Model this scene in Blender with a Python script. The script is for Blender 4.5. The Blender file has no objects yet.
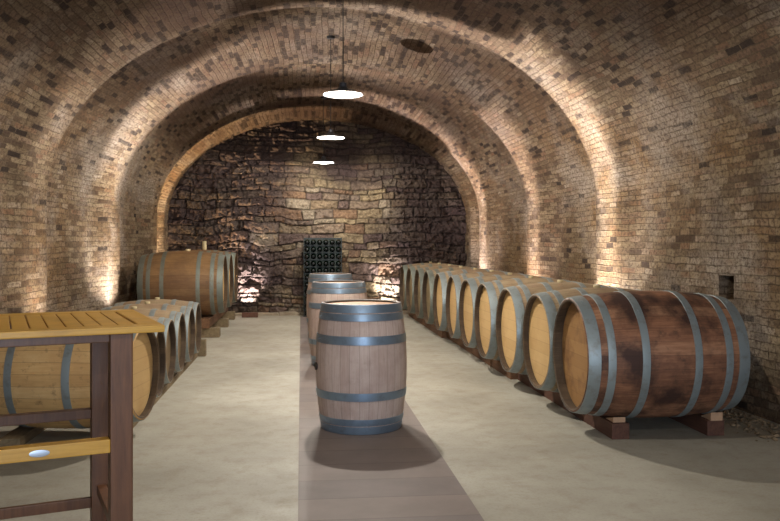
import bpy, math, random
import numpy as np
from mathutils import Vector, Matrix
random.seed(7); rng = np.random.default_rng(5)
PI = math.pi
F = 820.0; PX0 = 390.0; HOR = 242.0; CAMZ = 1.41
PSI = math.atan(89.0 / F); CS, SN = math.cos(PSI), math.sin(PSI)
scene = bpy.context.scene
COL = scene.collection

def lin(r, g, b):
    return tuple(((c / 255.0) / 12.92 if c / 255.0 <= 0.04045 else ((c / 255.0 + 0.055) / 1.055) ** 2.4) for c in (r, g, b)) + (1.0,)

def W(xc, d):           # camera-plane metres to world X, Y
    return (xc * CS + d * SN, -xc * SN + d * CS)

def WY(X, d):
    return (d - X * SN) / CS

# ------------------------------------------------------------------ nodes
class NT:
    def __init__(s, name):
        s.m = bpy.data.materials.new(name); s.m.use_nodes = True
        s.t = s.m.node_tree; s.t.nodes.clear()
        s.out = s.n('ShaderNodeOutputMaterial'); s.b = s.n('ShaderNodeBsdfPrincipled')
        s.l(s.b.outputs[0], s.out.inputs[0])
    def n(s, ty, **kw):
        nd = s.t.nodes.new(ty)
        for k, v in kw.items(): setattr(nd, k, v)
        return nd
    def l(s, a, b): s.t.links.new(a, b)
    def put(s, sock, v):
        if hasattr(v, 'is_output') or isinstance(v, bpy.types.NodeSocket): s.l(v, sock)
        elif v is not None: sock.default_value = v
    def math(s, op, a, b=None, c=None, clamp=False):
        nd = s.n('ShaderNodeMath', operation=op, use_clamp=clamp)
        s.put(nd.inputs[0], a)
        if b is not None: s.put(nd.inputs[1], b)
        if c is not None: s.put(nd.inputs[2], c)
        return nd.outputs[0]
    def mix(s, f, a, b, mode='MIX'):
        nd = s.n('ShaderNodeMix', data_type='RGBA', blend_type=mode)
        s.put(nd.inputs[0], f); s.put(nd.inputs[6], a); s.put(nd.inputs[7], b)
        return nd.outputs[2]
    def ramp(s, f, stops, interp='LINEAR'):
        nd = s.n('ShaderNodeValToRGB'); cr = nd.color_ramp; cr.interpolation = interp
        while len(cr.elements) > 1: cr.elements.remove(cr.elements[-1])
        cr.elements[0].position = stops[0][0]; cr.elements[0].color = stops[0][1]
        for p, c in stops[1:]:
            e = cr.elements.new(p); e.color = c
        s.put(nd.inputs[0], f)
        return nd.outputs[0]
    def noise(s, vec, scale, detail=4, rough=0.55, dist=0.0):
        nd = s.n('ShaderNodeTexNoise'); nd.inputs['Scale'].default_value = scale
        nd.inputs['Detail'].default_value = detail; nd.inputs['Roughness'].default_value = rough
        nd.inputs['Distortion'].default_value = dist
        if vec is not None: s.l(vec, nd.inputs['Vector'])
        return nd.outputs['Fac'], nd.outputs['Color']
    def mapv(s, vec, scale=(1, 1, 1), loc=(0, 0, 0)):
        nd = s.n('ShaderNodeMapping'); nd.inputs['Scale'].default_value = scale
        nd.inputs['Location'].default_value = loc; s.l(vec, nd.inputs['Vector'])
        return nd.outputs[0]
    def bump(s, h, strength, dist, prev=None):
        nd = s.n('ShaderNodeBump'); nd.inputs['Strength'].default_value = strength
        nd.inputs['Distance'].default_value = dist; s.l(h, nd.inputs['Height'])
        if prev is not None: s.l(prev, nd.inputs['Normal'])
        return nd.outputs[0]
    def fin(s, col=None, rough=None, nrm=None, metal=None, spec=None):
        if col is not None: s.put(s.b.inputs['Base Color'], col)
        if rough is not None: s.put(s.b.inputs['Roughness'], rough)
        if nrm is not None: s.l(nrm, s.b.inputs['Normal'])
        if metal is not None: s.put(s.b.inputs['Metallic'], metal)
        if spec is not None: s.b.inputs['Specular IOR Level'].default_value = spec
        return s.m
def g(v): return (v, v, v, 1)

def brick_material():
    t = NT('vault_brick')
    uv = t.n('ShaderNodeUVMap').outputs[0]
    _, nc = t.noise(uv, 2.2, 3)
    w1 = t.n('ShaderNodeVectorMath', operation='MULTIPLY_ADD'); t.l(nc, w1.inputs[0])
    w1.inputs[1].default_value = (.05, .05, 0); t.l(uv, w1.inputs[2])
    _, nc2 = t.noise(uv, 9, 2)
    w2 = t.n('ShaderNodeVectorMath', operation='MULTIPLY_ADD'); t.l(nc2, w2.inputs[0])
    w2.inputs[1].default_value = (.04, .024, 0); t.l(w1.outputs[0], w2.inputs[2])
    br = t.n('ShaderNodeTexBrick'); t.l(w2.outputs[0], br.inputs['Vector'])
    br.inputs['Scale'].default_value = 1.0; br.inputs['Brick Width'].default_value = .19
    br.inputs['Row Height'].default_value = .066; br.inputs['Mortar Size'].default_value = .007
    br.inputs['Mortar Smooth'].default_value = .6
    br.inputs['Color1'].default_value = g(0); br.inputs['Color2'].default_value = g(1); br.inputs['Mortar'].default_value = g(.5)
    rnd = br.outputs['Color']; mort = br.outputs['Fac']
    pal = t.ramp(rnd, [(0, lin(66, 52, 42)), (.12, lin(98, 80, 62)), (.3, lin(120, 101, 78)), (.5, lin(136, 118, 93)),
                       (.72, lin(154, 135, 108)), (.9, lin(130, 100, 76)), (1, lin(166, 150, 128))])
    # large weathering: ochre patches, grey lime bloom, olive damp
    n1, _ = t.noise(uv, .55, 5, .6); n2, _ = t.noise(t.mapv(uv, (1, 1, 1), (7, 3, 0)), .8, 6, .65)
    n3, _ = t.noise(t.mapv(uv, (1, 1, 1), (2, 9, 0)), 1.5, 6, .7)
    c = t.mix(t.ramp(n1, [(.45, g(0)), (.62, g(.55))]), pal, lin(138, 106, 66))
    c = t.mix(t.ramp(n2, [(.48, g(0)), (.64, g(.7))]), c, lin(172, 160, 146))
    c = t.mix(t.ramp(n3, [(.5, g(0)), (.72, g(.7))]), c, lin(74, 61, 46))
    n4, _ = t.noise(uv, 26, 6, .75)
    c = t.mix(t.ramp(n4, [(.38, g(.8)), (.54, g(0))]), c, lin(70, 52, 40))
    c = t.mix(t.math('MULTIPLY', mort, t.ramp(t.noise(uv, 4, 4, .6)[0], [(.4, g(.1)), (.6, g(.75))])), c, lin(76, 60, 46))
    # the crown (v runs over the vault): sooty, with its unlit shade darkened in; many open putlog pits
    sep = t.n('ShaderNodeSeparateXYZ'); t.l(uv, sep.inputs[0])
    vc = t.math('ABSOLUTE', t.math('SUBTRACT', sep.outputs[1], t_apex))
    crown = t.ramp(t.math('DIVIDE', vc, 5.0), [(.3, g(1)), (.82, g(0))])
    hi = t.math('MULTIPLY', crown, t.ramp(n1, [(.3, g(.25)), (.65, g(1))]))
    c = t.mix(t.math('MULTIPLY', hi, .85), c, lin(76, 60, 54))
    pick = t.math('LESS_THAN', rnd, t.math('ADD', t.math('MULTIPLY', crown, .22), .015))
    pit = t.math('MULTIPLY', pick, t.math('SUBTRACT', 1, mort))
    c = t.mix(t.math('MULTIPLY', pit, t.ramp(n4, [(.35, g(.85)), (.6, g(.45))])), c, lin(40, 32, 28))
    h = t.math('SUBTRACT', t.math('ADD', t.math('MULTIPLY', t.math('SUBTRACT', 1, mort), .6), t.math('MULTIPLY', n4, 1.3)), t.math('MULTIPLY', pit, 1.3))
    h = t.math('ADD', h, t.math('MULTIPLY', rnd, .25))
    nr = t.bump(h, 1.0, .03)
    return t.fin(c, .92, nr, spec=.2)

def stone_material():
    t = NT('rubble_stone')
    at = t.n('ShaderNodeAttribute', attribute_name='stone_tone').outputs['Color']
    tc = t.n('ShaderNodeTexCoord').outputs['Object']
    n, _ = t.noise(tc, 22, 6, .7); n2, _ = t.noise(tc, 1.1, 5, .6)
    c = t.mix(t.ramp(n, [(.3, g(.65)), (.6, g(0))]), at, lin(52, 42, 38))
    c = t.mix(t.ramp(n2, [(.42, g(0)), (.6, g(.6))]), c, lin(62, 50, 50))
    return t.fin(c, .9, t.bump(n, .8, .03), spec=.25)

def floor_material():
    t = NT('concrete_floor')
    tc = t.n('ShaderNodeTexCoord').outputs['Object']
    n1, _ = t.noise(tc, .9, 6, .6); n2, _ = t.noise(tc, 7, 6, .7); n3, _ = t.noise(tc, 60, 3, .6)
    c = t.ramp(n1, [(.3, lin(140, 135, 122)), (.5, lin(156, 151, 138)), (.7, lin(172, 168, 156))])
    c = t.mix(t.ramp(n2, [(.5, g(0)), (.75, g(.4))]), c, lin(128, 112, 88))
    c = t.mix(t.ramp(n3, [(.3, g(.25)), (.5, g(0))]), c, lin(110, 100, 84))
    return t.fin(c, t.ramp(n2, [(.3, g(.5)), (.7, g(.75))]), t.bump(n2, .15, .01), spec=.35)

def paver_material():
    t = NT('tiled_strip')
    tc = t.n('ShaderNodeTexCoord').outputs['Object']
    sep = t.n('ShaderNodeSeparateXYZ'); t.l(tc, sep.inputs[0])
    fr = t.math('FRACT', t.math('DIVIDE', t.math('ADD', sep.outputs[1], 20), .345))
    j = t.math('LESS_THAN', fr, .03)
    n1, _ = t.noise(tc, 2.5, 5, .6); n2, _ = t.noise(tc, 40, 4, .6)
    wn = t.n('ShaderNodeTexWhiteNoise', noise_dimensions='1D'); t.l(t.math('FLOOR', t.math('DIVIDE', t.math('ADD', sep.outputs[1], 20), .345)), wn.inputs['W'])
    c = t.ramp(n1, [(.3, lin(98, 88, 86)), (.7, lin(118, 107, 104))])
    c = t.mix(t.math('MULTIPLY', wn.outputs[0], .25), c, lin(150, 134, 120))
    c = t.mix(t.math('MULTIPLY', j, .55), c, lin(84, 72, 68))
    return t.fin(c, .62, t.bump(t.math('SUBTRACT', t.math('MULTIPLY', n2, .2), j), .3, .004), spec=.35)

def stave_material(name, dark, mid, light, stain, amt, soil=.35):
    t = NT(name)
    uv = t.n('ShaderNodeUVMap').outputs[0]
    oi = t.n('ShaderNodeObjectInfo').outputs['Random']
    sep = t.n('ShaderNodeSeparateXYZ'); t.l(uv, sep.inputs[0])
    su = t.math('MULTIPLY', sep.outputs[0], 30)
    fr = t.math('FRACT', su); fl = t.math('FLOOR', su)
    wn = t.n('ShaderNodeTexWhiteNoise', noise_dimensions='2D')
    cb = t.n('ShaderNodeCombineXYZ'); t.l(fl, cb.inputs[0]); t.l(oi, cb.inputs[1]); t.l(cb.outputs[0], wn.inputs['Vector'])
    joint = t.math('LESS_THAN', t.math('ABSOLUTE', t.math('SUBTRACT', fr, .5)), .47)
    tc = t.n('ShaderNodeTexCoord').outputs['Object']
    off = t.n('ShaderNodeVectorMath', operation='ADD'); t.l(tc, off.inputs[0])
    cb2 = t.n('ShaderNodeCombineXYZ'); t.l(t.math('MULTIPLY', oi, 40), cb2.inputs[0]); t.l(cb2.outputs[0], off.inputs[1])
    ng, _ = t.noise(t.mapv(uv, (160, 5, 1)), 1, 5, .6)
    nl, _ = t.noise(off.outputs[0], 3.2, 6, .62); nm, _ = t.noise(off.outputs[0], 16, 5, .7)
    f = t.math('ADD', t.math('MULTIPLY', wn.outputs[0], .28), t.math('MULTIPLY', ng, .72))
    c = t.ramp(f, [(.2, dark), (.5, mid), (.8, light)])
    c = t.mix(t.ramp(nl, [(.42, g(0)), (.62, g(amt))]), c, stain)
    c = t.mix(t.ramp(nm, [(.55, g(0)), (.75, g(soil))]), c, lin(48, 38, 34))
    c = t.mix(t.math('MULTIPLY', t.math('SUBTRACT', 1, joint), .3), c, lin(40, 30, 24))
    h = t.math('ADD', t.math('MULTIPLY', joint, .6), t.math('MULTIPLY', ng, .5))
    return t.fin(c, t.ramp(nl, [(.3, g(.48)), (.7, g(.7))]), t.bump(h, .35, .006), spec=.35)

def head_material(name, a, b, stain, amt=.3):
    t = NT(name)
    tc = t.n('ShaderNodeTexCoord').outputs['Object']
    oi = t.n('ShaderNodeObjectInfo').outputs['Random']
    sep = t.n('ShaderNodeSeparateXYZ'); t.l(tc, sep.inputs[0])
    s_ = t.math('MULTIPLY', sep.outputs[0], 10.5)
    fl = t.math('FLOOR', s_); fr = t.math('FRACT', s_)
    wn = t.n('ShaderNodeTexWhiteNoise', noise_dimensions='2D'); cb = t.n('ShaderNodeCombineXYZ')
    t.l(fl, cb.inputs[0]); t.l(oi, cb.inputs[1]); t.l(cb.outputs[0], wn.inputs['Vector'])
    j = t.math('LESS_THAN', fr, .05)
    ng, _ = t.noise(t.mapv(tc, (70, 3, 3)), 1, 5, .6); nl, _ = t.noise(tc, 5, 5, .6)
    c = t.mix(t.math('ADD', t.math('MULTIPLY', wn.outputs[0], .5), t.math('MULTIPLY', ng, .5)), a, b)
    c = t.mix(t.ramp(nl, [(.48, g(0)), (.7, g(amt))]), c, stain)
    c = t.mix(t.math('MULTIPLY', j, .22), c, lin(78, 54, 30))
    return t.fin(c, .6, t.bump(ng, .15, .003), spec=.3)

def metal_material(name, base, rust, amt, rough=.42, metal=.75):
    t = NT(name)
    tc = t.n('ShaderNodeTexCoord').outputs['Object']
    n, _ = t.noise(tc, 14, 6, .7); n2, _ = t.noise(tc, 4, 4, .6)
    c = t.mix(t.ramp(n, [(.5, g(0)), (.7, g(amt))]), base, rust)
    return t.fin(c, t.ramp(n2, [(.3, g(rough - .08)), (.7, g(rough + .15))]), t.bump(n, .08, .003), metal=metal)

def wood_material(name, a, b, scale=(3, 40, 40), rough=.5):
    t = NT(name)
    tc = t.n('ShaderNodeTexCoord').outputs['Object']
    n, _ = t.noise(t.mapv(tc, scale), 1, 6, .65, .4); n2, _ = t.noise(tc, 6, 4, .6)
    c = t.mix(t.ramp(n, [(.3, g(0)), (.7, g(1))]), a, b)
    c = t.mix(t.ramp(n2, [(.5, g(0)), (.75, g(.3))]), c, lin(60, 38, 22))
    return t.fin(c, rough, t.bump(n, .12, .004), spec=.4)

def plain(name, col, rough=.6, metal=0, spec=.5):
    t = NT(name); n, _ = t.noise(t.n('ShaderNodeTexCoord').outputs['Object'], 25, 3)
    return t.fin(t.mix(t.ramp(n, [(.4, g(0)), (.8, g(.2))]), col, tuple(x * .6 for x in col[:3]) + (1,)), rough, None, metal, spec)

def glass_mat(name, col):
    t = NT(name); t.fin(col, .12, None, 0, .6); t.b.inputs['Coat Weight'].default_value = .3
    n, _ = t.noise(t.n('ShaderNodeTexCoord').outputs['Object'], 30, 3)
    t.l(t.ramp(n, [(.3, g(.1)), (.8, g(.4))]), t.b.inputs['Roughness'])
    return t.m

def emit(name, col, st):
    t = NT(name); t.b.inputs['Base Color'].default_value = col
    t.b.inputs['Emission Color'].default_value = col; t.b.inputs['Emission Strength'].default_value = st
    return t.m

# ------------------------------------------------------------------ mesh helpers
def mesh_obj(name, verts, faces, mat, parent=None, uvs=None, smooth=False, loc=(0, 0, 0), smooth_angle=None):
    me = bpy.data.meshes.new(name); me.from_pydata([tuple(v) for v in verts], [], faces); me.update()
    if uvs is not None:
        ul = me.uv_layers.new(name='UVMap')
        li = np.empty(len(me.loops), dtype=np.int32); me.loops.foreach_get('vertex_index', li)
        if callable(uvs): ul.data.foreach_set('uv', np.array(uvs(me), dtype=np.float32).ravel())
        else: ul.data.foreach_set('uv', np.asarray(uvs, dtype=np.float32)[li].ravel())
    me.materials.append(mat)
    if smooth: me.polygons.foreach_set('use_smooth', [True] * len(me.polygons))
    o = bpy.data.objects.new(name, me); COL.objects.link(o); o.parent = parent; o.location = loc
    if smooth_angle:
        me.set_sharp_from_angle(angle=smooth_angle)
    return o

class MB:
    def __init__(s): s.v = []; s.f = []
    def add(s, v, f):
        n = len(s.v); s.v += [tuple(p) for p in v]; s.f += [tuple(i + n for i in q) for q in f]
    def box(s, x0, x1, y0, y1, z0, z1, ch=0.0, M=None):
        if ch <= 0:
            v = [(x, y, z) for x in (x0, x1) for y in (y0, y1) for z in (z0, z1)]
            f = [(0, 1, 3, 2), (4, 6, 7, 5), (0, 4, 5, 1), (2, 3, 7, 6), (0, 2, 6, 4), (1, 5, 7, 3)]
        else:
            import bmesh
            bm = bmesh.new(); bmesh.ops.create_cube(bm, size=1)
            for p in bm.verts:
                p.co = Vector(((x0 + x1) / 2 + p.co.x * (x1 - x0), (y0 + y1) / 2 + p.co.y * (y1 - y0), (z0 + z1) / 2 + p.co.z * (z1 - z0)))
            bmesh.ops.bevel(bm, geom=bm.edges[:], offset=ch, segments=2, affect='EDGES', profile=.6)
            bm.verts.index_update(); v = [p.co.copy() for p in bm.verts]; f = [[q.index for q in fc.verts] for fc in bm.faces]; bm.free()
        if M is not None: v = [M @ Vector(p) for p in v]
        s.add(v, f)
    def tube(s, p0, p1, r, n=10, r1=None):
        p0, p1 = Vector(p0), Vector(p1); d = (p1 - p0).normalized()
        a = d.orthogonal().normalized(); b = d.cross(a); r1 = r if r1 is None else r1
        v = []
        for p, rr in ((p0, r), (p1, r1)):
            for i in range(n):
                t = 2 * PI * i / n; v.append(p + a * math.cos(t) * rr + b * math.sin(t) * rr)
        f = [(i, (i + 1) % n, n + (i + 1) % n, n + i) for i in range(n)]
        f += [tuple(range(n - 1, -1, -1)), tuple(range(n, 2 * n))]
        s.add(v, f)
    def build(s, name, mat, parent=None, smooth=False, loc=(0, 0, 0), ang=None):
        return mesh_obj(name, s.v, s.f, mat, parent, None, smooth or bool(ang), loc, ang)

def lathe(prof, n=56, closed=False):     # profile (r, z), axis z, with uv (angle, length)
    v = []; uv = []; f = []
    m = len(prof); L = [0]
    for i in range(1, m): L.append(L[-1] + math.hypot(prof[i][0] - prof[i - 1][0], prof[i][1] - prof[i - 1][1]))
    for j in range(n + 1):
        a = 2 * PI * j / n
        for i, (r, z) in enumerate(prof):
            v.append((r * math.cos(a), r * math.sin(a), z)); uv.append((j / n, L[i]))
    k = m if closed else m - 1
    for j in range(n):
        for i in range(k):
            i2 = (i + 1) % m
            f.append((j * m + i, (j + 1) * m + i, (j + 1) * m + i2, j * m + i2))
    return v, f, uv

def tag(o, label=None, cat=None, group=None, kind=None):
    if label: o['label'] = label
    if cat: o['category'] = cat
    if group: o['group'] = group
    if kind: o['kind'] = kind
    return o
def empty(name, loc=(0, 0, 0), rz=0):
    o = bpy.data.objects.new(name, None); o.empty_display_size = .1; COL.objects.link(o)
    o.location = loc; o.rotation_euler = (0, 0, rz); return o
def copy_tree(o, parent=None):
    c = o.copy(); COL.objects.link(c)
    if parent is not None: c.parent = parent
    for ch in list(o.children): copy_tree(ch, c)
    return c

# ------------------------------------------------------------------ the vault
YF, YB = -3.6, 16.1; ZS = 1.85
RIBS = [2.4, 5.6, 9.05, 11.75, 14.7]
def sstep(a, b, x):
    t = min(1, max(0, (x - a) / (b - a))); return t * t * (3 - 2 * t)
def inset(Y):
    r = 0
    for c in RIBS[2:]:
        r = max(r, .11 * (1 - sstep(.28, .62, abs(Y - c))))
    r = max(r, .13 * sstep(15.5, 15.62, Y))
    return r
def lerp(pts, x):
    if x <= pts[0][0]: return pts[0][1]
    for (a, u), (b, w) in zip(pts, pts[1:]):
        if x <= b: return u + (w - u) * (x - a) / (b - a)
    return pts[-1][1]
def section(Y):
    i = inset(Y)
    xl = lerp([(9, -2.92), (11.8, -2.68), (16.1, -2.66)], Y) + i
    xr = lerp([(6, 3.68), (16.1, 3.38)], Y) - i
    za = lerp([(5, 4.2), (9, 4.2), (11.8, 4.14), (14.9, 4.05), (15.4, 3.93), (16.1, 3.91)], Y) - i
    return xl, xr, za
def vault_pt(Y, t):      # t 0..1 over the vault
    xl, xr, za = section(Y); a = PI * (1 - t)
    return ((xl + xr) / 2 + (xr - xl) / 2 * math.cos(a), Y, ZS + (za - ZS) * math.sin(a))
ARC = PI * math.sqrt((3.2 ** 2 + 2.35 ** 2) / 2)
t_apex = ZS + ARC / 2
BRICK = brick_material()
Ys = list(np.arange(YF, 8.3, .2)) + list(np.arange(8.3, YB, .05)) + [YB]
NTT = 84
def grid_mesh(name, A, B, fn, uvf, skip=None, extra=None):
    v = [fn(a, b) for a in A for b in B]; uv = [uvf(a, b) for a in A for b in B]; nb = len(B); f = []
    for i in range(len(A) - 1):
        for j in range(nb - 1):
            if skip and skip((A[i] + A[i + 1]) / 2, (B[j] + B[j + 1]) / 2): continue
            f.append((i * nb + j, (i + 1) * nb + j, (i + 1) * nb + j + 1, i * nb + j + 1))
    if extra:
        for q, quv in extra:
            n = len(v); v += q; uv += quv; f.append(tuple(range(n, n + len(q))))
    return mesh_obj(name, v, f, BRICK, None, uv, smooth=True, smooth_angle=math.radians(50))
tag(grid_mesh('ceiling', Ys, [i / NTT for i in range(NTT + 1)], vault_pt, lambda y, t: (y, ZS + ARC * t)), kind='structure')
def wall_side(side, niches):
    ys = sorted(set([round(float(y), 3) for y in Ys] + [q for n in niches for q in n[:2]]))
    zs = sorted(set([0, .25, .5, .75, 1, 1.25, 1.5, 1.7, ZS] + [q for n in niches for q in n[2:4]]))
    k = 0 if side == 'left' else 1
    fn = lambda y, z: (section(y)[k], y, z)
    uvf = (lambda y, z: (y, z)) if k == 0 else (lambda y, z: (y, ZS + ARC + ZS - z))
    ex = []
    for (y0, y1, z0, z1) in niches:
        dx = -.8 if k == 0 else .8
        x0, x1 = section(y0)[k], section(y1)[k]; xb = (x0 + x1) / 2 + dx
        P = lambda x, y, z: (x, y, z)
        for q in ([P(x0, y0, z0), P(x1, y1, z0), P(xb, y1, z0), P(xb, y0, z0)], [P(x0, y0, z1), P(x1, y1, z1), P(xb, y1, z1), P(xb, y0, z1)],
                  [P(x0, y0, z0), P(x0, y0, z1), P(xb, y0, z1), P(xb, y0, z0)], [P(x1, y1, z0), P(x1, y1, z1), P(xb, y1, z1), P(xb, y1, z0)],
                  [P(xb, y0, z0), P(xb, y1, z0), P(xb, y1, z1), P(xb, y0, z1)]):
            ex.append((q, [(p[1] + p[0] * .7, p[2]) for p in q]))
    sk = lambda y, z: any(n[0] < y < n[1] and n[2] < z < n[3] for n in niches)
    tag(grid_mesh('wall_' + side, ys, zs, fn, uvf, sk, ex), kind='structure')
wall_side('left', [(11.95, 12.2, .35, .92)])
wall_side('right', [(6.62, 6.86, .91, 1.12)])
# unseen front wall behind the camera, its doorway added to let in cool daylight
fx = [-3.1, -2, -.7, .4, 1.5, 2.6, 3.9]; fz = [0, 1.2, 2.4, 3.4, 4.4]
tag(grid_mesh('wall_front', fx, fz, lambda x, z: (x, YF, z), lambda x, z: (x, z), lambda x, z: -.7 < x < 1.5 and z < 2.4), kind='structure')

# floor, tiled strip and kerb
m = MB(); m.box(-3.6, 4.3, YF - 1.2, YB + .5, -.3, 0); tag(m.build('floor', floor_material()), kind='structure')
m = MB(); m.box(-.015, .92, YF, YB - .45, -.05, .004); tag(m.build('trim_1', paver_material()), kind='structure')
m = MB()
kx = -2.5
while kx < 3.3:
    w = random.uniform(.35, .6); x1 = min(kx + w, 3.3)
    m.box(kx + .006, x1 - .006, YB - .27 + random.uniform(-.01, .01), YB - .02, -.02, .045 + random.uniform(0, .02), .012); kx = x1
KERB = wood_material('kerb_stone', lin(122, 108, 92), lin(158, 146, 126), (5, 5, 5), .9)
tag(m.build('trim_2', KERB), kind='structure')

# back wall of coursed rubble: real relief with one tone per stone
def rubble_wall():
    nx, nz = 560, 380
    X = np.linspace(-2.75, 3.45, nx); Z = np.linspace(-.02, 4.05, nz)
    XX, ZZ = np.meshgrid(X, Z, indexing='ij')
    def vnoise(x, y, seed):
        r = np.random.default_rng(seed).random((64, 64))
        xi = np.floor(x).astype(int); yi = np.floor(y).astype(int); fx_ = x - xi; fy_ = y - yi
        fx_ = fx_ * fx_ * (3 - 2 * fx_); fy_ = fy_ * fy_ * (3 - 2 * fy_)
        q = lambda a, b: r[a % 64, b % 64]
        return (q(xi, yi) * (1 - fx_) + q(xi + 1, yi) * fx_) * (1 - fy_) + (q(xi, yi + 1) * (1 - fx_) + q(xi + 1, yi + 1) * fx_) * fy_
    wz = ZZ + .11 * (vnoise(XX * 1.6, ZZ * 1.6, 1) - .5) + .05 * (vnoise(XX * 5, ZZ * 5, 2) - .5)
    wx = XX + .08 * (vnoise(XX * 4, ZZ * 4, 3) - .5)
    hs = []; z = -.2
    while z < 4.5: z += rng.choice([.08, .1, .14, .18, .22], p=[.15, .25, .25, .2, .15]) * rng.uniform(.9, 1.1); hs.append(z)
    hs = np.array(hs); row = np.searchsorted(hs, wz)
    z0 = hs[np.maximum(row - 1, 0)]; z1 = hs[np.minimum(row, len(hs) - 1)]
    stone = np.zeros_like(row); ex = np.zeros_like(XX); base = 0
    for r_ in range(len(hs)):
        msk = row == r_
        xs = [-3.2]; hh = hs[r_] - hs[r_ - 1] if r_ else .1
        while xs[-1] < 3.9: xs.append(xs[-1] + hh * rng.uniform(1.1, 3.4) + .04)
        xs = np.array(xs); k = np.searchsorted(xs, wx[msk])
        stone[msk] = base + k
        ex[msk] = np.minimum(wx[msk] - xs[np.maximum(k - 1, 0)], xs[np.minimum(k, len(xs) - 1)] - wx[msk]); base += len(xs) + 1
    ez = np.minimum(wz - z0, z1 - wz); e = np.minimum(ex, ez)
    joint = np.clip(e / .020, 0, 1)
    off = rng.random(base + 5)[stone]; tilt = (rng.random(base + 5)[stone] - .5)
    n5 = vnoise(XX * 14, ZZ * 14, 5); n6 = vnoise(XX * 30, ZZ * 30, 6)
    rugged = .6 + 1.0 * vnoise(XX * .7, ZZ * .8, 9) + .9 * np.clip((np.abs(XX - .6) - .7), 0, 1)
    dep = (joint ** .6) * (.03 + .06 * off * rugged) + tilt * ex * .3 + .05 * (n5 - .5) * rugged + .03 * (n6 - .5) * rugged
    YY = YB - .0 - dep
    pal = np.array([lin(160, 142, 114)[:3], lin(150, 130, 106)[:3], lin(144, 126, 108)[:3], lin(132, 116, 102)[:3], lin(166, 148, 118)[:3],
                    lin(146, 118, 94)[:3], lin(116, 98, 90)[:3], lin(162, 148, 128)[:3]])
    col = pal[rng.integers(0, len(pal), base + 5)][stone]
    # old sooty staining on the stones, lamp falloff towards flanks and top painted in
    soot_shade = np.clip(.12 + np.abs((XX - .75) / 1.5) ** 2 * .55 + np.clip((ZZ - 2.25) / .6, 0, 1) * .5 + (vnoise(XX * 1.3, ZZ * 1.3, 11) - .5) * 1.1, 0, .85)[..., None]
    col = col * (1 - soot_shade) + np.array(lin(56, 44, 44)[:3]) * soot_shade
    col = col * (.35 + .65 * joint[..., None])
    V = np.stack([XX, YY, ZZ], -1).reshape(-1, 3)
    xl, xr, za = section(YB - .1); cx, hw = (xl + xr) / 2, (xr - xl) / 2 + .05
    ok = (np.abs(XX - cx) < hw) & ((ZZ < ZS) | ((np.clip(np.abs(XX - cx) / hw, 0, 1)) ** 2 + (np.clip(ZZ - ZS, 0, 9) / (za + .05 - ZS)) ** 2 < 1))
    I, J = np.meshgrid(np.arange(nx - 1), np.arange(nz - 1), indexing='ij')
    mq = ok[:-1, :-1] & ok[1:, :-1] & ok[:-1, 1:] & ok[1:, 1:]
    I, J = I[mq], J[mq]
    Fq = np.stack([I * nz + J, (I + 1) * nz + J, (I + 1) * nz + J + 1, I * nz + J + 1], -1)
    me = bpy.data.meshes.new('wall_back'); me.from_pydata(V.tolist(), [], Fq.tolist()); me.update()
    ca = me.color_attributes.new('stone_tone', 'FLOAT_COLOR', 'POINT')
    ca.data.foreach_set('color', np.concatenate([col.reshape(-1, 3), np.ones((nx * nz, 1))], 1).astype(np.float32).ravel())
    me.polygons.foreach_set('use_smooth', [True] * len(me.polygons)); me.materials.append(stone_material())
    o = bpy.data.objects.new('wall_back', me); COL.objects.link(o); tag(o, kind='structure')
rubble_wall()

# ------------------------------------------------------------------ barrels
STEEL = metal_material('galvanised_hoop', lin(140, 149, 150), lin(116, 106, 96), .6, .5, .5)
STEEL_BLUE = metal_material('blue_reflection_hoop', lin(128, 146, 164), lin(104, 108, 116), .5, .4, .7)  # blue reflection of the daylight put into the base colour
STEEL_OLD = metal_material('weathered_hoop', lin(118, 124, 116), lin(108, 90, 70), .6, .55, .5)
STAVE_PINK = stave_material('pale_oak_staves', lin(160, 138, 128), lin(182, 162, 153), lin(196, 180, 170), lin(146, 122, 112), .45, .2)
STAVE_GREY = stave_material('aged_oak_staves', lin(118, 100, 76), lin(148, 128, 100), lin(168, 150, 122), lin(122, 94, 74), .55, .4)
STAVE_WINE = stave_material('wine_stained_staves', lin(96, 60, 44), lin(142, 98, 72), lin(178, 134, 102), lin(56, 36, 30), .95, .6)
STAVE_GOLD = stave_material('golden_oak_staves', lin(184, 144, 92), lin(206, 166, 110), lin(218, 184, 132), lin(176, 130, 80), .4, .6)
STAVE_BRN = stave_material('brown_oak_staves', lin(98, 70, 42), lin(126, 94, 60), lin(148, 118, 80), lin(84, 60, 44), .5, .3)
CHIME = stave_material('shaded_chime_wood', lin(62, 48, 36), lin(84, 68, 52), lin(104, 86, 66), lin(52, 40, 32), .6, .4)  # recess shade painted in as darker, dirtier wood
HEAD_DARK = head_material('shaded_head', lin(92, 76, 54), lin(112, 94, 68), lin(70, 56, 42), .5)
HEAD_GOLD = head_material('golden_head', lin(180, 146, 96), lin(200, 168, 118), lin(158, 118, 72))
HEAD_RUST = head_material('amber_head', lin(140, 102, 60), lin(164, 126, 80), lin(96, 62, 40), .8)
HEAD_TOP = head_material('worn_top', lin(156, 108, 68), lin(184, 136, 92), lin(110, 80, 62), .4)
HEAD_DULL = head_material('dull_head', lin(118, 102, 72), lin(142, 124, 90), lin(90, 74, 56), .6)
SILICONE = plain('silicone_bung', lin(196, 180, 140), .6)

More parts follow.
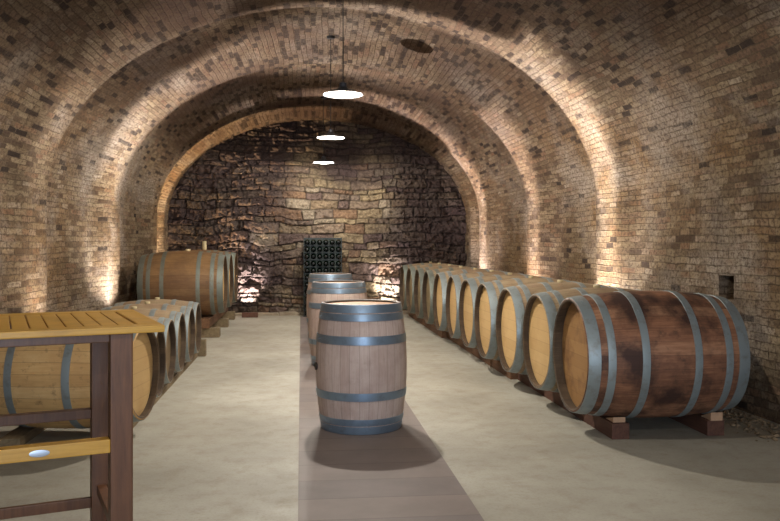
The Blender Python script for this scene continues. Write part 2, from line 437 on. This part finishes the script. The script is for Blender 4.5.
BOARD_ROLL = [0]
def barrel(L, rb, rh, stave, head, steel, hoops, axis='X', recess=.045, tall_bung=False, bung=True):
    """a coopered barrel; Empty at its base; local axis X (lying) or Z (standing)"""
    root = empty('wine_barrel')
    def R(z): return rb - (rb - rh) * (abs(2 * z / L)) ** 2.0
    n = 22; outer = [(R(-L / 2 + L * i / n), -L / 2 + L * i / n) for i in range(n + 1)]
    th = .022
    prof = [(R(L / 2 - recess - .01) - th - .004, -L / 2 + recess + .012), (rh - th, -L / 2 + .006), (rh - .008, -L / 2)] + outer[0:] + \
           [(rh - .008, L / 2), (rh - th, L / 2 - .006), (R(L / 2 - recess - .01) - th - .004, L / 2 - recess - .012)]
    prof[3] = (rh, -L / 2 + .004); prof[-4] = (rh, L / 2 - .004)
    rot = (0, PI / 2, 0) if axis == 'X' else (0, 0, 0)
    cz = rb if axis == 'X' else L / 2
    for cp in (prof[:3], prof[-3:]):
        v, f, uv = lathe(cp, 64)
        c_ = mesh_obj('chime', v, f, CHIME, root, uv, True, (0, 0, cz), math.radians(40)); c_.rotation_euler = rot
    v, f, uv = lathe(prof[2:-2], 64)
    b = mesh_obj('staves', v, f, stave, root, uv, True, (0, 0, cz), math.radians(40)); b.rotation_euler = rot
    hr = R(L / 2 - recess) - th + .006
    hb = MB()
    N = 48
    for sgn in (-1, 1):
        hb = MB(); z_ = sgn * (L / 2 - recess); ring0 = [(hr * math.cos(2 * PI * i / N), hr * math.sin(2 * PI * i / N), z_) for i in range(N)]
        ring1 = [(x * .93, y * .93, z_ + sgn * .004) for x, y, z in ring0]; ring2 = [(x, y, z_ - sgn * .02) for x, y, z in ring0]
        fs = [(i, (i + 1) % N, N + (i + 1) % N, N + i) for i in range(N)] + [tuple(range(N, 2 * N))]
        fs += [(2 * N + i, 2 * N + (i + 1) % N, (i + 1) % N, i) for i in range(N)] + [tuple(range(3 * N - 1, 2 * N - 1, -1))]
        if sgn < 0: fs = [tuple(reversed(q)) for q in fs]
        hb.add(ring0 + ring1 + ring2, fs)
        h = hb.build('head', head, root, loc=(0, 0, cz)); h.rotation_euler = rot
    for (c, w) in hoops:
        z0, z1 = c * L - w / 2, c * L + w / 2
        z0 = max(z0, -L / 2 + .002); z1 = min(z1, L / 2 - .002); t_ = .0045
        pr = [(R(z0) + .0005, z0), (R(z0) + t_, z0 + .001), ((R(z0) + R(z1)) / 2 + t_ + .0015, (z0 + z1) / 2), (R(z1) + t_, z1 - .001), (R(z1) + .0005, z1)]
        v, f, uv = lathe(pr, 64)
        rv = MB(); rv.v = v; rv.f = f
        a0 = random.uniform(2.4, 3.9)
        for da in (0, .05):
            rr = R(c * L) + t_; a = a0 + da
            rv.tube((rr * math.cos(a), rr * math.sin(a), c * L), ((rr + .005) * math.cos(a), (rr + .005) * math.sin(a), c * L), .006, 8, .004)
        h = rv.build('hoop', steel, root, True, (0, 0, cz), math.radians(45)); h.rotation_euler = rot
    if bung:
        k = MB()
        if axis == 'X':
            hgt = .12 if tall_bung else .022; r0 = .032 if tall_bung else .03
            k.tube((0, 0, 2 * rb - .01), (0, 0, 2 * rb + .014), r0 * .8, 14, r0); k.tube((0, 0, 2 * rb + .014), (0, 0, 2 * rb + hgt), r0, 14, r0 * .86)
        else:
            k.tube((-rb + .01, 0, cz), (-rb - .012, 0, cz), .026, 14, .03)
        k.build('bung', SILICONE if axis == 'X' else plain('dark_bung', lin(50, 40, 36)), root, ang=math.radians(40))
    return root
H225 = [(-.475, .046), (-.415, .05), (-.21, .05), (.21, .05), (.415, .05), (.475, .046)]
H500 = [(-.46, .085), (-.36, .055), (-.16, .055), (.16, .055), (.36, .055), (.46, .085)]

# standing barrels on the strip
sb = barrel(.95, .347, .298, STAVE_PINK, HEAD_TOP, STEEL_BLUE, [(-.467, .058), (-.405, .05), (-.205, .06), (.225, .062), (.4, .052), (.466, .06)], 'Z', recess=.022)
stand = [(.458, 6.26, 'upright oak barrel nearest the camera on the tiled strip, its lowest hoops lit blue', 0.2),
         (.431, 9.45, 'upright oak barrel half hidden directly behind the nearest standing barrel', 1.9),
         (.425, 11.9, 'farthest upright barrel, in front of the dark bottle rack', 3.3)]
for i, (X, d, lab, rz) in enumerate(stand):
    o = sb if i == 0 else copy_tree(sb)
    o.location = (X, WY(X, d), .004); o.rotation_euler.z = rz
    tag(o, lab, 'barrel', 'barrels standing on the tiled strip')

TIMBER = wood_material('cradle_timber', lin(84, 56, 38), lin(122, 88, 60), (30, 3, 30), .8)
TIMBER_RED = wood_material('red_brown_timber', lin(74, 46, 36), lin(104, 70, 54), (30, 3, 30), .75)
WEDGE = wood_material('pale_wedge_wood', lin(176, 136, 104), lin(196, 160, 128), (10, 3, 30), .7)
TIMBER_GREY = wood_material('grey_rack_timber', lin(96, 82, 60), lin(134, 116, 88), (30, 3, 30), .85)

def rail(X, w, Y0, Y1, h, mat, lab, group, z0=0.0, tilt=0.0):
    m = MB(); m.box(-w / 2, w / 2, 0, Y1 - Y0, 0, h, .006)
    o = m.build('timber_rail', mat); o.location = (X, Y0, z0); o.rotation_euler.z = tilt
    tag(o, lab, 'rail', group)
def wedge(X, Y, z, sgn, lab, group, mat=WEDGE, w=.09, l=.15, h=.075):
    m = MB(); v = [(-w / 2, 0, 0), (w / 2, 0, 0), (w / 2, l, 0), (-w / 2, l, 0), (-w / 2, l, h), (w / 2, l, h), (-w / 2, 0, .006), (w / 2, 0, .006)]
    m.add(v, [(0, 3, 2, 1), (2, 3, 4, 5), (0, 1, 7, 6), (6, 7, 5, 4), (0, 6, 4, 3), (1, 2, 5, 7)])
    o = m.build('wedge', mat); o.location = (X, Y, z); o.rotation_euler.z = 0 if sgn > 0 else PI
    tag(o, lab, 'wedge', group)

# right-hand row of large barrels, heads towards the aisle
LP, RBP, RHP = 1.08, .452, .395
right = []
RH = .115
ZB = RH - (RBP - (RBP - (RBP - RHP) * (2 * .3 / LP) ** 2)) 
words = ['second', 'third', 'fourth', 'fifth', 'sixth', 'seventh', 'eighth', 'ninth', 'tenth']
p1 = barrel(1.17, RBP + .013, RHP + .018, STAVE_WINE, HEAD_RUST, STEEL, H500, recess=.075, bung=False)
p2 = barrel(LP, RBP, RHP, STAVE_GREY, HEAD_GOLD, STEEL, H500, recess=.055)
p3 = barrel(LP, RBP, RHP, STAVE_GREY, HEAD_DULL, STEEL_OLD, H500, recess=.065)
DR = []
used2 = used3 = False
for i in range(11):
    d = 6.02 + .925 * i if i < 10 else 6.02 + .925 * 9 + .915
    X0 = 1.97 - .009 * i; Xc = X0 + (LP / 2 + random.uniform(-.015, .015) if i else .585 - .012)
    if i == 0: o = p1
    elif i < 7:
        o = copy_tree(p2) if used2 else p2; used2 = True
    else:
        o = copy_tree(p3) if used3 else p3; used3 = True
    Y = WY(X0, d); DR.append(Y)
    o.location = (Xc, Y, ZB + .021); o.rotation_euler.z = random.uniform(-.012, .012) if i else -.01
    if i == 0: lab = 'big wine-stained red-brown barrel at the near end of the right-hand row'
    elif i == 10: lab = 'last large barrel of the right-hand row, against the stone back wall'
    else: lab = '%s large barrel from the near end of the right-hand row, %s head' % (words[i - 1], 'golden' if i < 7 else 'dull tan')
    tag(o, lab, 'barrel', 'large barrels lying along the right wall')
for k, (a, b, X) in enumerate([(DR[0] - .2, DR[2] + .5, 2.27), (DR[2] + .52, DR[6] + .44, 2.2), (DR[6] + .46, DR[10] + .5, 2.12)]):
    wh = ['near', 'middle', 'far'][k]
    rail(X, .13, a, b, RH, TIMBER_RED if k == 0 else TIMBER, '%s length of the aisle-side timber rail under the right-hand barrels' % wh, 'timber rails under the right-hand barrels')
    rail(3.0 if k == 0 else 2.86, .13, a + (.03 if k == 0 else 0), b, RH, TIMBER_RED if k == 0 else TIMBER, '%s length of the wall-side timber rail under the right-hand barrels' % wh, 'timber rails under the right-hand barrels')
for i, Y in enumerate(DR):
    X = 2.27 if i < 3 else 2.2 if i < 7 else 2.12
    if i == 0:
        wedge(X, Y - .03, RH - .002, -1, 'pale wedge on the aisle-side rail end, chocking the wine-stained barrel', 'wedges under the right-hand barrels', h=.04, l=.14)
        wedge(3.0, Y - .03, RH - .002, -1, 'pale wedge on the wall-side rail end, chocking the wine-stained barrel', 'wedges under the right-hand barrels', h=.06)
    elif i < 10:
        wedge(X, Y - .35, RH, 1, 'small dark wedge on the aisle rail, chocking the %s barrel of the right-hand row' % words[i - 1], 'wedges under the right-hand barrels', TIMBER, w=.16, h=.045)

# left-hand front row: one golden barrel, five grey-brown ones
q1 = barrel(1.15, .4, .335, STAVE_GOLD, HEAD_GOLD, STEEL, [(-.46, .075), (-.37, .055), (-.21, .055), (.14, .055), (.36, .055), (.46, .075)], recess=.055)
q1.rotation_euler.z = -.15
q1.location = (-1.11 - .575, WY(-1.11, 6.0), .07)
tag(q1, 'golden oak barrel lying behind the tall table, at the near end of the left row', 'barrel', 'barrels lying in the left front row')
q2 = barrel(.95, .338, .288, STAVE_GREY, HEAD_DARK, STEEL, H225, recess=.055)
lw = ['second', 'third', 'fourth', 'fifth']
for i, d in enumerate([6.93, 7.62, 8.31, 8.99, 9.67]):
    o = q2 if i == 0 else copy_tree(q2)
    o.location = (-1.19 - .475 + random.uniform(-.01, .01), WY(-1.19, d), .062); o.rotation_euler.z = random.uniform(-.012, .012)
    tag(o, 'grey-brown barrel, %s from the near end of the left front row' % lw[i] if i < 4 else 'grey-brown barrel at the far end of the left front row, nearest the three raised barrels', 'barrel', 'barrels lying in the left front row')
for (X, nm) in ((-1.33, 'aisle-side'), (-1.98, 'wall-side')):
    rail(X, .14, WY(X, 5.6), WY(X, 10.05), .066, TIMBER_GREY, '%s grey timber rail under the left front row of barrels' % nm, 'timber rails under the left front row')
# a squared timber closing the row end
m = MB(); m.box(-.05, .05, 0, .1, 0, .2, .005); o = m.build('timber_block', TIMBER_GREY); o.location = (-1.22, WY(-1.2, 10.1), 0)
tag(o, 'short upright timber block at the far end of the left front row', 'block')

# left-hand back row of three very large barrels raised on timbers
w1 = barrel(1.24, .5, .43, STAVE_BRN, HEAD_GOLD, STEEL_OLD, [(-.465, .09), (-.37, .06), (-.21, .06), (.21, .06), (.37, .06), (.465, .09)], bung=False, recess=.06)
BW = []
for i, d in enumerate([12.55, 13.6, 14.65]):
    o = w1 if i == 0 else copy_tree(w1)
    o.location = (-1.15 - .62, WY(-1.2, d), .274)
    tag(o, ['nearest of the three very large brown barrels raised on timbers at back left', 'middle one of the three very large barrels raised on timbers at back left',
            'farthest of the three very large raised barrels, beside the lit stone wall'][i], 'barrel', 'very large barrels at the back left')
    BW.append(o)
for i, o in enumerate(BW):
    if i == 1: continue
    k = MB(); hgt = .15 if i == 2 else .03
    k.tube((0, 0, .985), (0, 0, 1.012), .03, 14, .04); k.tube((0, 0, 1.012), (0, 0, 1.0 + hgt), .04, 14, .036)
    b_ = k.build('bung', SILICONE, o, ang=.7, loc=(.06, 0, 0))
    if i == 2: tag(b_, 'tall pale wooden bung')
y0, y1 = WY(-1.3, 12.05), WY(-1.3, 15.2)
for (X, nm) in ((-1.42, 'aisle-side'), (-2.2, 'wall-side')):
    rail(X, .16, y0, y1, .14, TIMBER, '%s timber beam carrying the very large back left barrels' % nm, 'beams under the very large barrels', z0=.14)
for j, yy in enumerate([y0 + .05, (y0 + y1) / 2 - .1, y1 - .35]):
    m = MB(); m.box(-1.15, -.08, 0, .2, 0, .14, .008); o = m.build('timber_sleeper', TIMBER_GREY); o.location = (-1.12, yy, 0)
    tag(o, ['near', 'middle', 'far'][j] + ' cross sleeper lying under the beams of the very large barrels', 'sleeper', 'sleepers under the very large barrels')
m = MB(); m.box(-.15, .15, -.05, .05, 0, .09, .006); o = m.build('timber_offcut', TIMBER_RED); o.location = (-.95, 15.55, 0)
tag(o, 'dark timber offcut lying at the foot of the stone back wall', 'offcut')

# ------------------------------------------------------------------ bottle rack with bottles
IRON = metal_material('black_iron', lin(50, 56, 56), lin(70, 62, 56), .3, .45, .5)
BOTTLE = glass_mat('dark_green_glass', lin(14, 26, 20)); FOIL = plain('dark_capsule', lin(46, 46, 50), .35, .5)
RX, RYY, CW, CH = .055, 15.5, .118, .134
rk = empty('bottle_rack', (RX, RYY, 0)); tag(rk, 'tall black iron wine bottle rack against the stone back wall', 'rack')
COLS, ROWS = 6, 11
for c in range(COLS + 1):
    m = MB()
    for yy in (0, .2): m.box(c * CW - .006, c * CW + .006, yy - .006, yy + .006, 0, ROWS * CH + .02)
    m.build('upright', IRON, rk)
for r in range(ROWS + 1):
    m = MB(); z = r * CH + .01
    for yy in (0, .2): m.box(-.006, COLS * CW + .006, yy - .005, yy + .005, z - .005, z + .005)
    m.build('crossbar', IRON, rk)
for c in range(COLS + 1):
    m = MB()
    for r in range(ROWS + 1): m.box(c * CW - .004, c * CW + .004, 0, .2, r * CH + .006, r * CH + .014)
    m.build('side_bar', IRON, rk)
m = MB(); m.box(0, COLS * CW, .27, .275, .01, ROWS * CH + .01); m.build('back_panel', IRON, rk)
BS = 1.4
bt = empty('wine_bottle')
prof = [(0, 0), (.03, 0), (.037, .004), (.0375, .03), (.0375, .19), (.034, .21), (.018, .235), (.0145, .25), (.0145, .3), (0, .3)]
v, f, uv = lathe([(r * BS, z) for r, z in prof], 20); b = mesh_obj('glass', v, f, BOTTLE, bt, None, True, smooth_angle=math.radians(50)); b.rotation_euler = (PI / 2, 0, 0)
v, f, uv = lathe([(r * BS, z) for r, z in [(.0, .3045), (.0155, .304), (.0158, .245), (.0145, .245)]], 16); b = mesh_obj('capsule', v, f, FOIL, bt, None, True); b.rotation_euler = (PI / 2, 0, 0)
k = 0
for r in range(ROWS):
    for c in range(COLS):
        o = bt if k == 0 else copy_tree(bt); k += 1
        o.location = (RX + (c + .5) * CW, RYY + .21, r * CH + .015 + .0375 * BS)
        tag(o, 'dark green wine bottle lying in a cell of the black iron rack', 'bottle', 'wine bottles in the iron rack')

# ------------------------------------------------------------------ tall table
GOLDW = wood_material('golden_table_wood', lin(168, 122, 40), lin(196, 150, 62), (4, 50, 50), .42)
DARKW = wood_material('dark_table_wood', lin(80, 48, 26), lin(108, 70, 42), (50, 50, 4), .45)
cx_, cy_ = W(-.84, 3.06)
ang = math.atan2(W(-.902, -.432)[1], W(-.902, -.432)[0])
tb = empty('bar_table', (cx_, cy_, 0), ang)      # local +x: long side to the left, local -y: away from the camera
tag(tb, 'tall slatted wooden bar table with golden top and dark brown legs', 'table')
TW, TL, TH = .8, 1.7, 1.1
def tbx(name, mat, x0, x1, y0, y1, z0, z1, ch=.004):
    m = MB(); m.box(x0, x1, -y1, -y0, z0, z1, ch); return m.build(name, mat, tb)
tbx('edge_board', GOLDW, 0, TL, 0, .09, TH - .026, TH); tbx('edge_board', GOLDW, 0, TL, TW - .09, TW, TH - .026, TH)
tbx('end_board', GOLDW, 0, .085, .092, TW - .092, TH - .026, TH); tbx('end_board', GOLDW, TL - .085, TL, .092, TW - .092, TH - .026, TH)
x = .095
while x < TL - .15:
    tbx('slat', GOLDW, x, x + .056, .088, TW - .088, TH - .022, TH - .001, .003); x += .061
for (a, b_) in ((.03, .11), (TW - .11, TW - .03)):
    for (p, q) in ((.11, .19), (TL - .19, TL - .11)):
        tbx('leg', DARKW, p, q, a, b_, 0, TH - .026, .005)
    tbx('apron', DARKW, .19, TL - .19, a + .02, b_ - .03, TH - .06, TH - .026, .003)
    tbx('rail', DARKW, .19, TL - .19, a + .025, b_ - .03, .235, .28, .003)
tag(tbx('footrest', GOLDW, .19, TL - .19, .03, .085, .637, .687, .004), 'golden footrest rail')
tbx('rail', DARKW, .19, TL - .19, TW - .09, TW - .04, .63, .672, .003)
for (p, q) in ((.13, .17), (TL - .17, TL - .13)):
    tbx('apron', DARKW, p, q, .11, TW - .11, TH - .06, TH - .026, .003); tbx('rail', DARKW, p, q, .11, TW - .11, .3, .34, .003)
m = MB(); N = 28
ring = lambda s, y: [(.43 + .034 * s * math.cos(2 * PI * i / N), y, .662 + .0125 * s * math.sin(2 * PI * i / N)) for i in range(N)]
m.add(ring(1, -.0301) + ring(1, -.0275) + ring(.85, -.027), [(i, (i + 1) % N, N + (i + 1) % N, N + i) for i in range(N)] + [(N + i, N + (i + 1) % N, 2 * N + (i + 1) % N, 2 * N + i) for i in range(N)] + [tuple(range(2 * N, 3 * N))])
tag(m.build('badge', metal_material('badge_metal', lin(168, 176, 186), lin(110, 110, 116), .3, .35, .7), tb, ang=.8), 'small oval silver badge')

# ------------------------------------------------------------------ pendant lamps
ENAMEL = plain('dark_enamel', lin(62, 62, 66), .4, .2); CORD = plain('black_cord', lin(22, 20, 22), .6)
GLOW = emit('glowing_diffuser', (1.0, .96, .88, 1), 14); 
XL = .395; LZ = 2.8
lampY = [WY(XL, 7.75), WY(XL, 10.96), WY(XL, 14.4)]
pl = empty('pendant_lamp')
v, f, uv = lathe([(.19, 0), (.188, .006), (.12, .035), (.05, .06), (.035, .075), (.035, .11), (.018, .12), (0, .12), (0, .112), (.015, .112), (.028, .1), (.028, .072), (.045, .054), (.115, .03), (.18, .003)], 48)
mesh_obj('shade', v, f, ENAMEL, pl, None, True, smooth_angle=.7)
v, f, uv = lathe([(0, -.002), (.07, -.002), (.14, -.001), (.178, .003), (.178, .008), (0, .008)], 48)
mesh_obj('diffuser', v, f, GLOW, pl, None, True, smooth_angle=.7)
pls = [pl]
for i in range(5): pls.append(copy_tree(pl))
labs = ['nearest and brightest of the three hanging disc lamps in view', 'middle one of the three hanging disc lamps, seen against the arch', 'farthest hanging disc lamp, close to the stone back wall']
allY = lampY + [WY(XL, 4.35), 1.0, -2.1]
for i, (o, Y) in enumerate(zip(pls, allY)):
    o.location = (XL, Y, LZ)
    za = vault_pt(Y, .5)[2] - LZ
    m = MB()
    m.tube((0, 0, .115), (0, 0, za), .005, 8)
    m.build('cord', CORD, o)
    m = MB(); m.tube((0, 0, za - .03), (0, 0, za + .01), .05, 16, .06); m.build('ceiling_rose', CORD, o)
    tag(o, labs[i] if i < 3 else 'hanging disc lamp above and behind the viewer, outside the picture', 'lamp', 'pendant lamps along the vault crown' )
    ld = bpy.data.lights.new('pendant_light', 'POINT'); ld.shadow_soft_size = .02
    ld.energy = [175, 100, 110, 40, 50, 50][i]; ld.color = (1, .93, .82)
    lo = bpy.data.objects.new('pendant_light', ld); COL.objects.link(lo); lo.parent = o; lo.location = (0, 0, -.012)

# ------------------------------------------------------------------ uplights at the foot of the ribs
def uplight(side, Y, power, col, cone=46, wash=.13, blend=.5, lean=-.42, off=.3, lab='', back=False):
    k = 0 if side == 'left' else 1
    sg = 1 if k == 0 else -1
    x = section(Y)[k] + sg * off
    o = empty('uplight', (x, Y, 0)); tag(o, lab, 'uplight', 'floor uplights along the walls')
    m = MB(); m.box(-.07, .07, -.06, .06, 0, .02, .003)
    for q in (-1, 1):
        m.box(q * .067 - .004, q * .067 + .004, -.06, .06, .015, .075)
        m.box(-.07, .07, q * .047 - .004, q * .047 + .004, .015, .36)  # tall side plates added to narrow the beam
    m.build('housing', IRON, o)
    m = MB(); m.box(-.05, .05, -.035, .035, .021, .03, .003); m.build('lens', LENS, o)
    ld = bpy.data.lights.new('uplight_beam', 'SPOT'); ld.energy = power; ld.color = col; ld.spot_size = math.radians(84); ld.spot_blend = .75; ld.shadow_soft_size = .018
    lo = bpy.data.objects.new('uplight_beam', ld); COL.objects.link(lo); lo.parent = o; lo.location = (0, 0, .055)
    wd = bpy.data.lights.new('added_wash', 'SPOT'); wd.energy = power * wash; wd.color = col; wd.spot_size = math.radians(112); wd.spot_blend = 1; wd.shadow_soft_size = .03  # extra spot added to widen the glow low on the wall
    wo = bpy.data.objects.new('added_wash', wd); COL.objects.link(wo); wo.parent = o; wo.location = (0, 0, .37)
    wo.rotation_euler = Vector((-sg * .25, 0, 1)).to_track_quat('-Z', 'Y').to_euler()
    dirv = Vector((-sg * lean, 0, 1)) if not back else Vector((-sg * .0, .12, 1))
    lo.rotation_euler = dirv.to_track_quat('-Z', 'Y').to_euler()
LENS = emit('uplight_lens', (1, .92, .8, 1), 4)
NEU = (1, .93, .87); PK = (1, .84, .78); OR = (1, .72, .42)
uplight('right', 9.05, 1500, NEU, lab='floor uplight behind the right row, lighting the nearest bright rib')
uplight('right', 11.75, 850, PK, lab='floor uplight behind the right row, lighting the middle rib')
uplight('right', 14.75, 1100, PK, lab='floor uplight behind the right row, lighting the rib by the back wall')
uplight('left', 9.05, 380, NEU, off=.42, lab='floor uplight behind the left front barrels, casting a soft patch')
uplight('left', 11.5, 1200, NEU, off=.4, lab='floor uplight between the two left rows, lighting the bright rib')
uplight('left', 15.36, 700, OR, off=.19, lab='floor uplight behind the raised barrels, lighting the orange rib')
def wallwash(X, power, lab):
    Y = 15.66
    o = empty('uplight', (X, Y, 0)); tag(o, lab, 'uplight', 'floor uplights along the walls')
    v, f, uv = lathe([(0, 0), (.05, 0), (.055, .01), (.055, .07), (.05, .08), (.045, .08), (.045, .055), (0, .055)], 28)
    mesh_obj('housing', v, f, IRON, o, None, True, smooth_angle=.6)
    v, f, uv = lathe([(0, .056), (.042, .056), (.042, .06), (0, .06)], 24); mesh_obj('lens', v, f, LENS, o)
    ld = bpy.data.lights.new('uplight_beam', 'SPOT'); ld.energy = power; ld.color = (1, .92, .88); ld.spot_size = math.radians(64); ld.spot_blend = .8; ld.shadow_soft_size = .03
    lo = bpy.data.objects.new('uplight_beam', ld); COL.objects.link(lo); lo.parent = o; lo.location = (0, 0, .08)
    lo.rotation_euler = Vector((0, .75, 1)).to_track_quat('-Z', 'Y').to_euler()
wallwash(-1.02, 190, 'floor uplight washing the stone back wall at left')
wallwash(1.7, 130, 'floor uplight washing the stone back wall at right')

# rubble and grit along the foot of the right wall
m = MB()
for i in range(900):
    Y = random.uniform(3.4, 8.5); xr = section(Y)[1]; X = xr - abs(random.gauss(0, .2)) - .06
    if X < 3.2: continue
    r = random.uniform(.008, .03); a = random.uniform(0, PI)
    pts = []
    for (dx, dy, dz) in ((1, 0, 0), (0, 1, 0), (-1, 0, 0), (0, -1, 0), (0, 0, 1), (0, 0, -1)):
        q = random.uniform(.7, 1.2); pts.append((X + r * q * (dx * math.cos(a) - dy * math.sin(a)), Y + r * q * (dx * math.sin(a) + dy * math.cos(a)), .4 * r + dz * r * .6 * q))
    m.add(pts, [(0, 1, 4), (1, 2, 4), (2, 3, 4), (3, 0, 4), (1, 0, 5), (2, 1, 5), (3, 2, 5), (0, 3, 5)])
tag(m.build('gravel', wood_material('loose_grit', lin(96, 80, 62), lin(152, 132, 104), (8, 8, 8), .9)), 'loose grit and mortar rubble along the foot of the right wall', 'gravel', kind='stuff')

# cool daylight fill added at the unseen doorway behind the viewer
ld = bpy.data.lights.new('added_doorway_daylight', 'AREA'); ld.shape = 'RECTANGLE'; ld.size = 2.1; ld.size_y = 2.3; ld.energy = 130; ld.color = (.66, .8, 1)
lo = bpy.data.objects.new('added_doorway_daylight', ld); COL.objects.link(lo); lo.location = (.4, YF - .1, 1.2); lo.rotation_euler = (PI / 2, 0, 0)
w = bpy.data.worlds.new('World'); scene.world = w; w.use_nodes = True
w.node_tree.nodes['Background'].inputs[0].default_value = (.6, .75, 1, 1); w.node_tree.nodes['Background'].inputs[1].default_value = .3

# ------------------------------------------------------------------ camera
cam = bpy.data.cameras.new('camera'); cam.sensor_width = 36; cam.sensor_fit = 'HORIZONTAL'; cam.lens = 36 * F / 780.0
cam.shift_y = -(260.5 - HOR) / 780.0
co = bpy.data.objects.new('camera', cam); COL.objects.link(co); co.location = (0, 0, CAMZ); co.rotation_euler = (PI / 2, 0, -PSI)
scene.camera = co
vs = scene.view_settings; vs.view_transform = 'Standard'; vs.look = 'None'; vs.gamma = 1; vs.exposure = 1.0
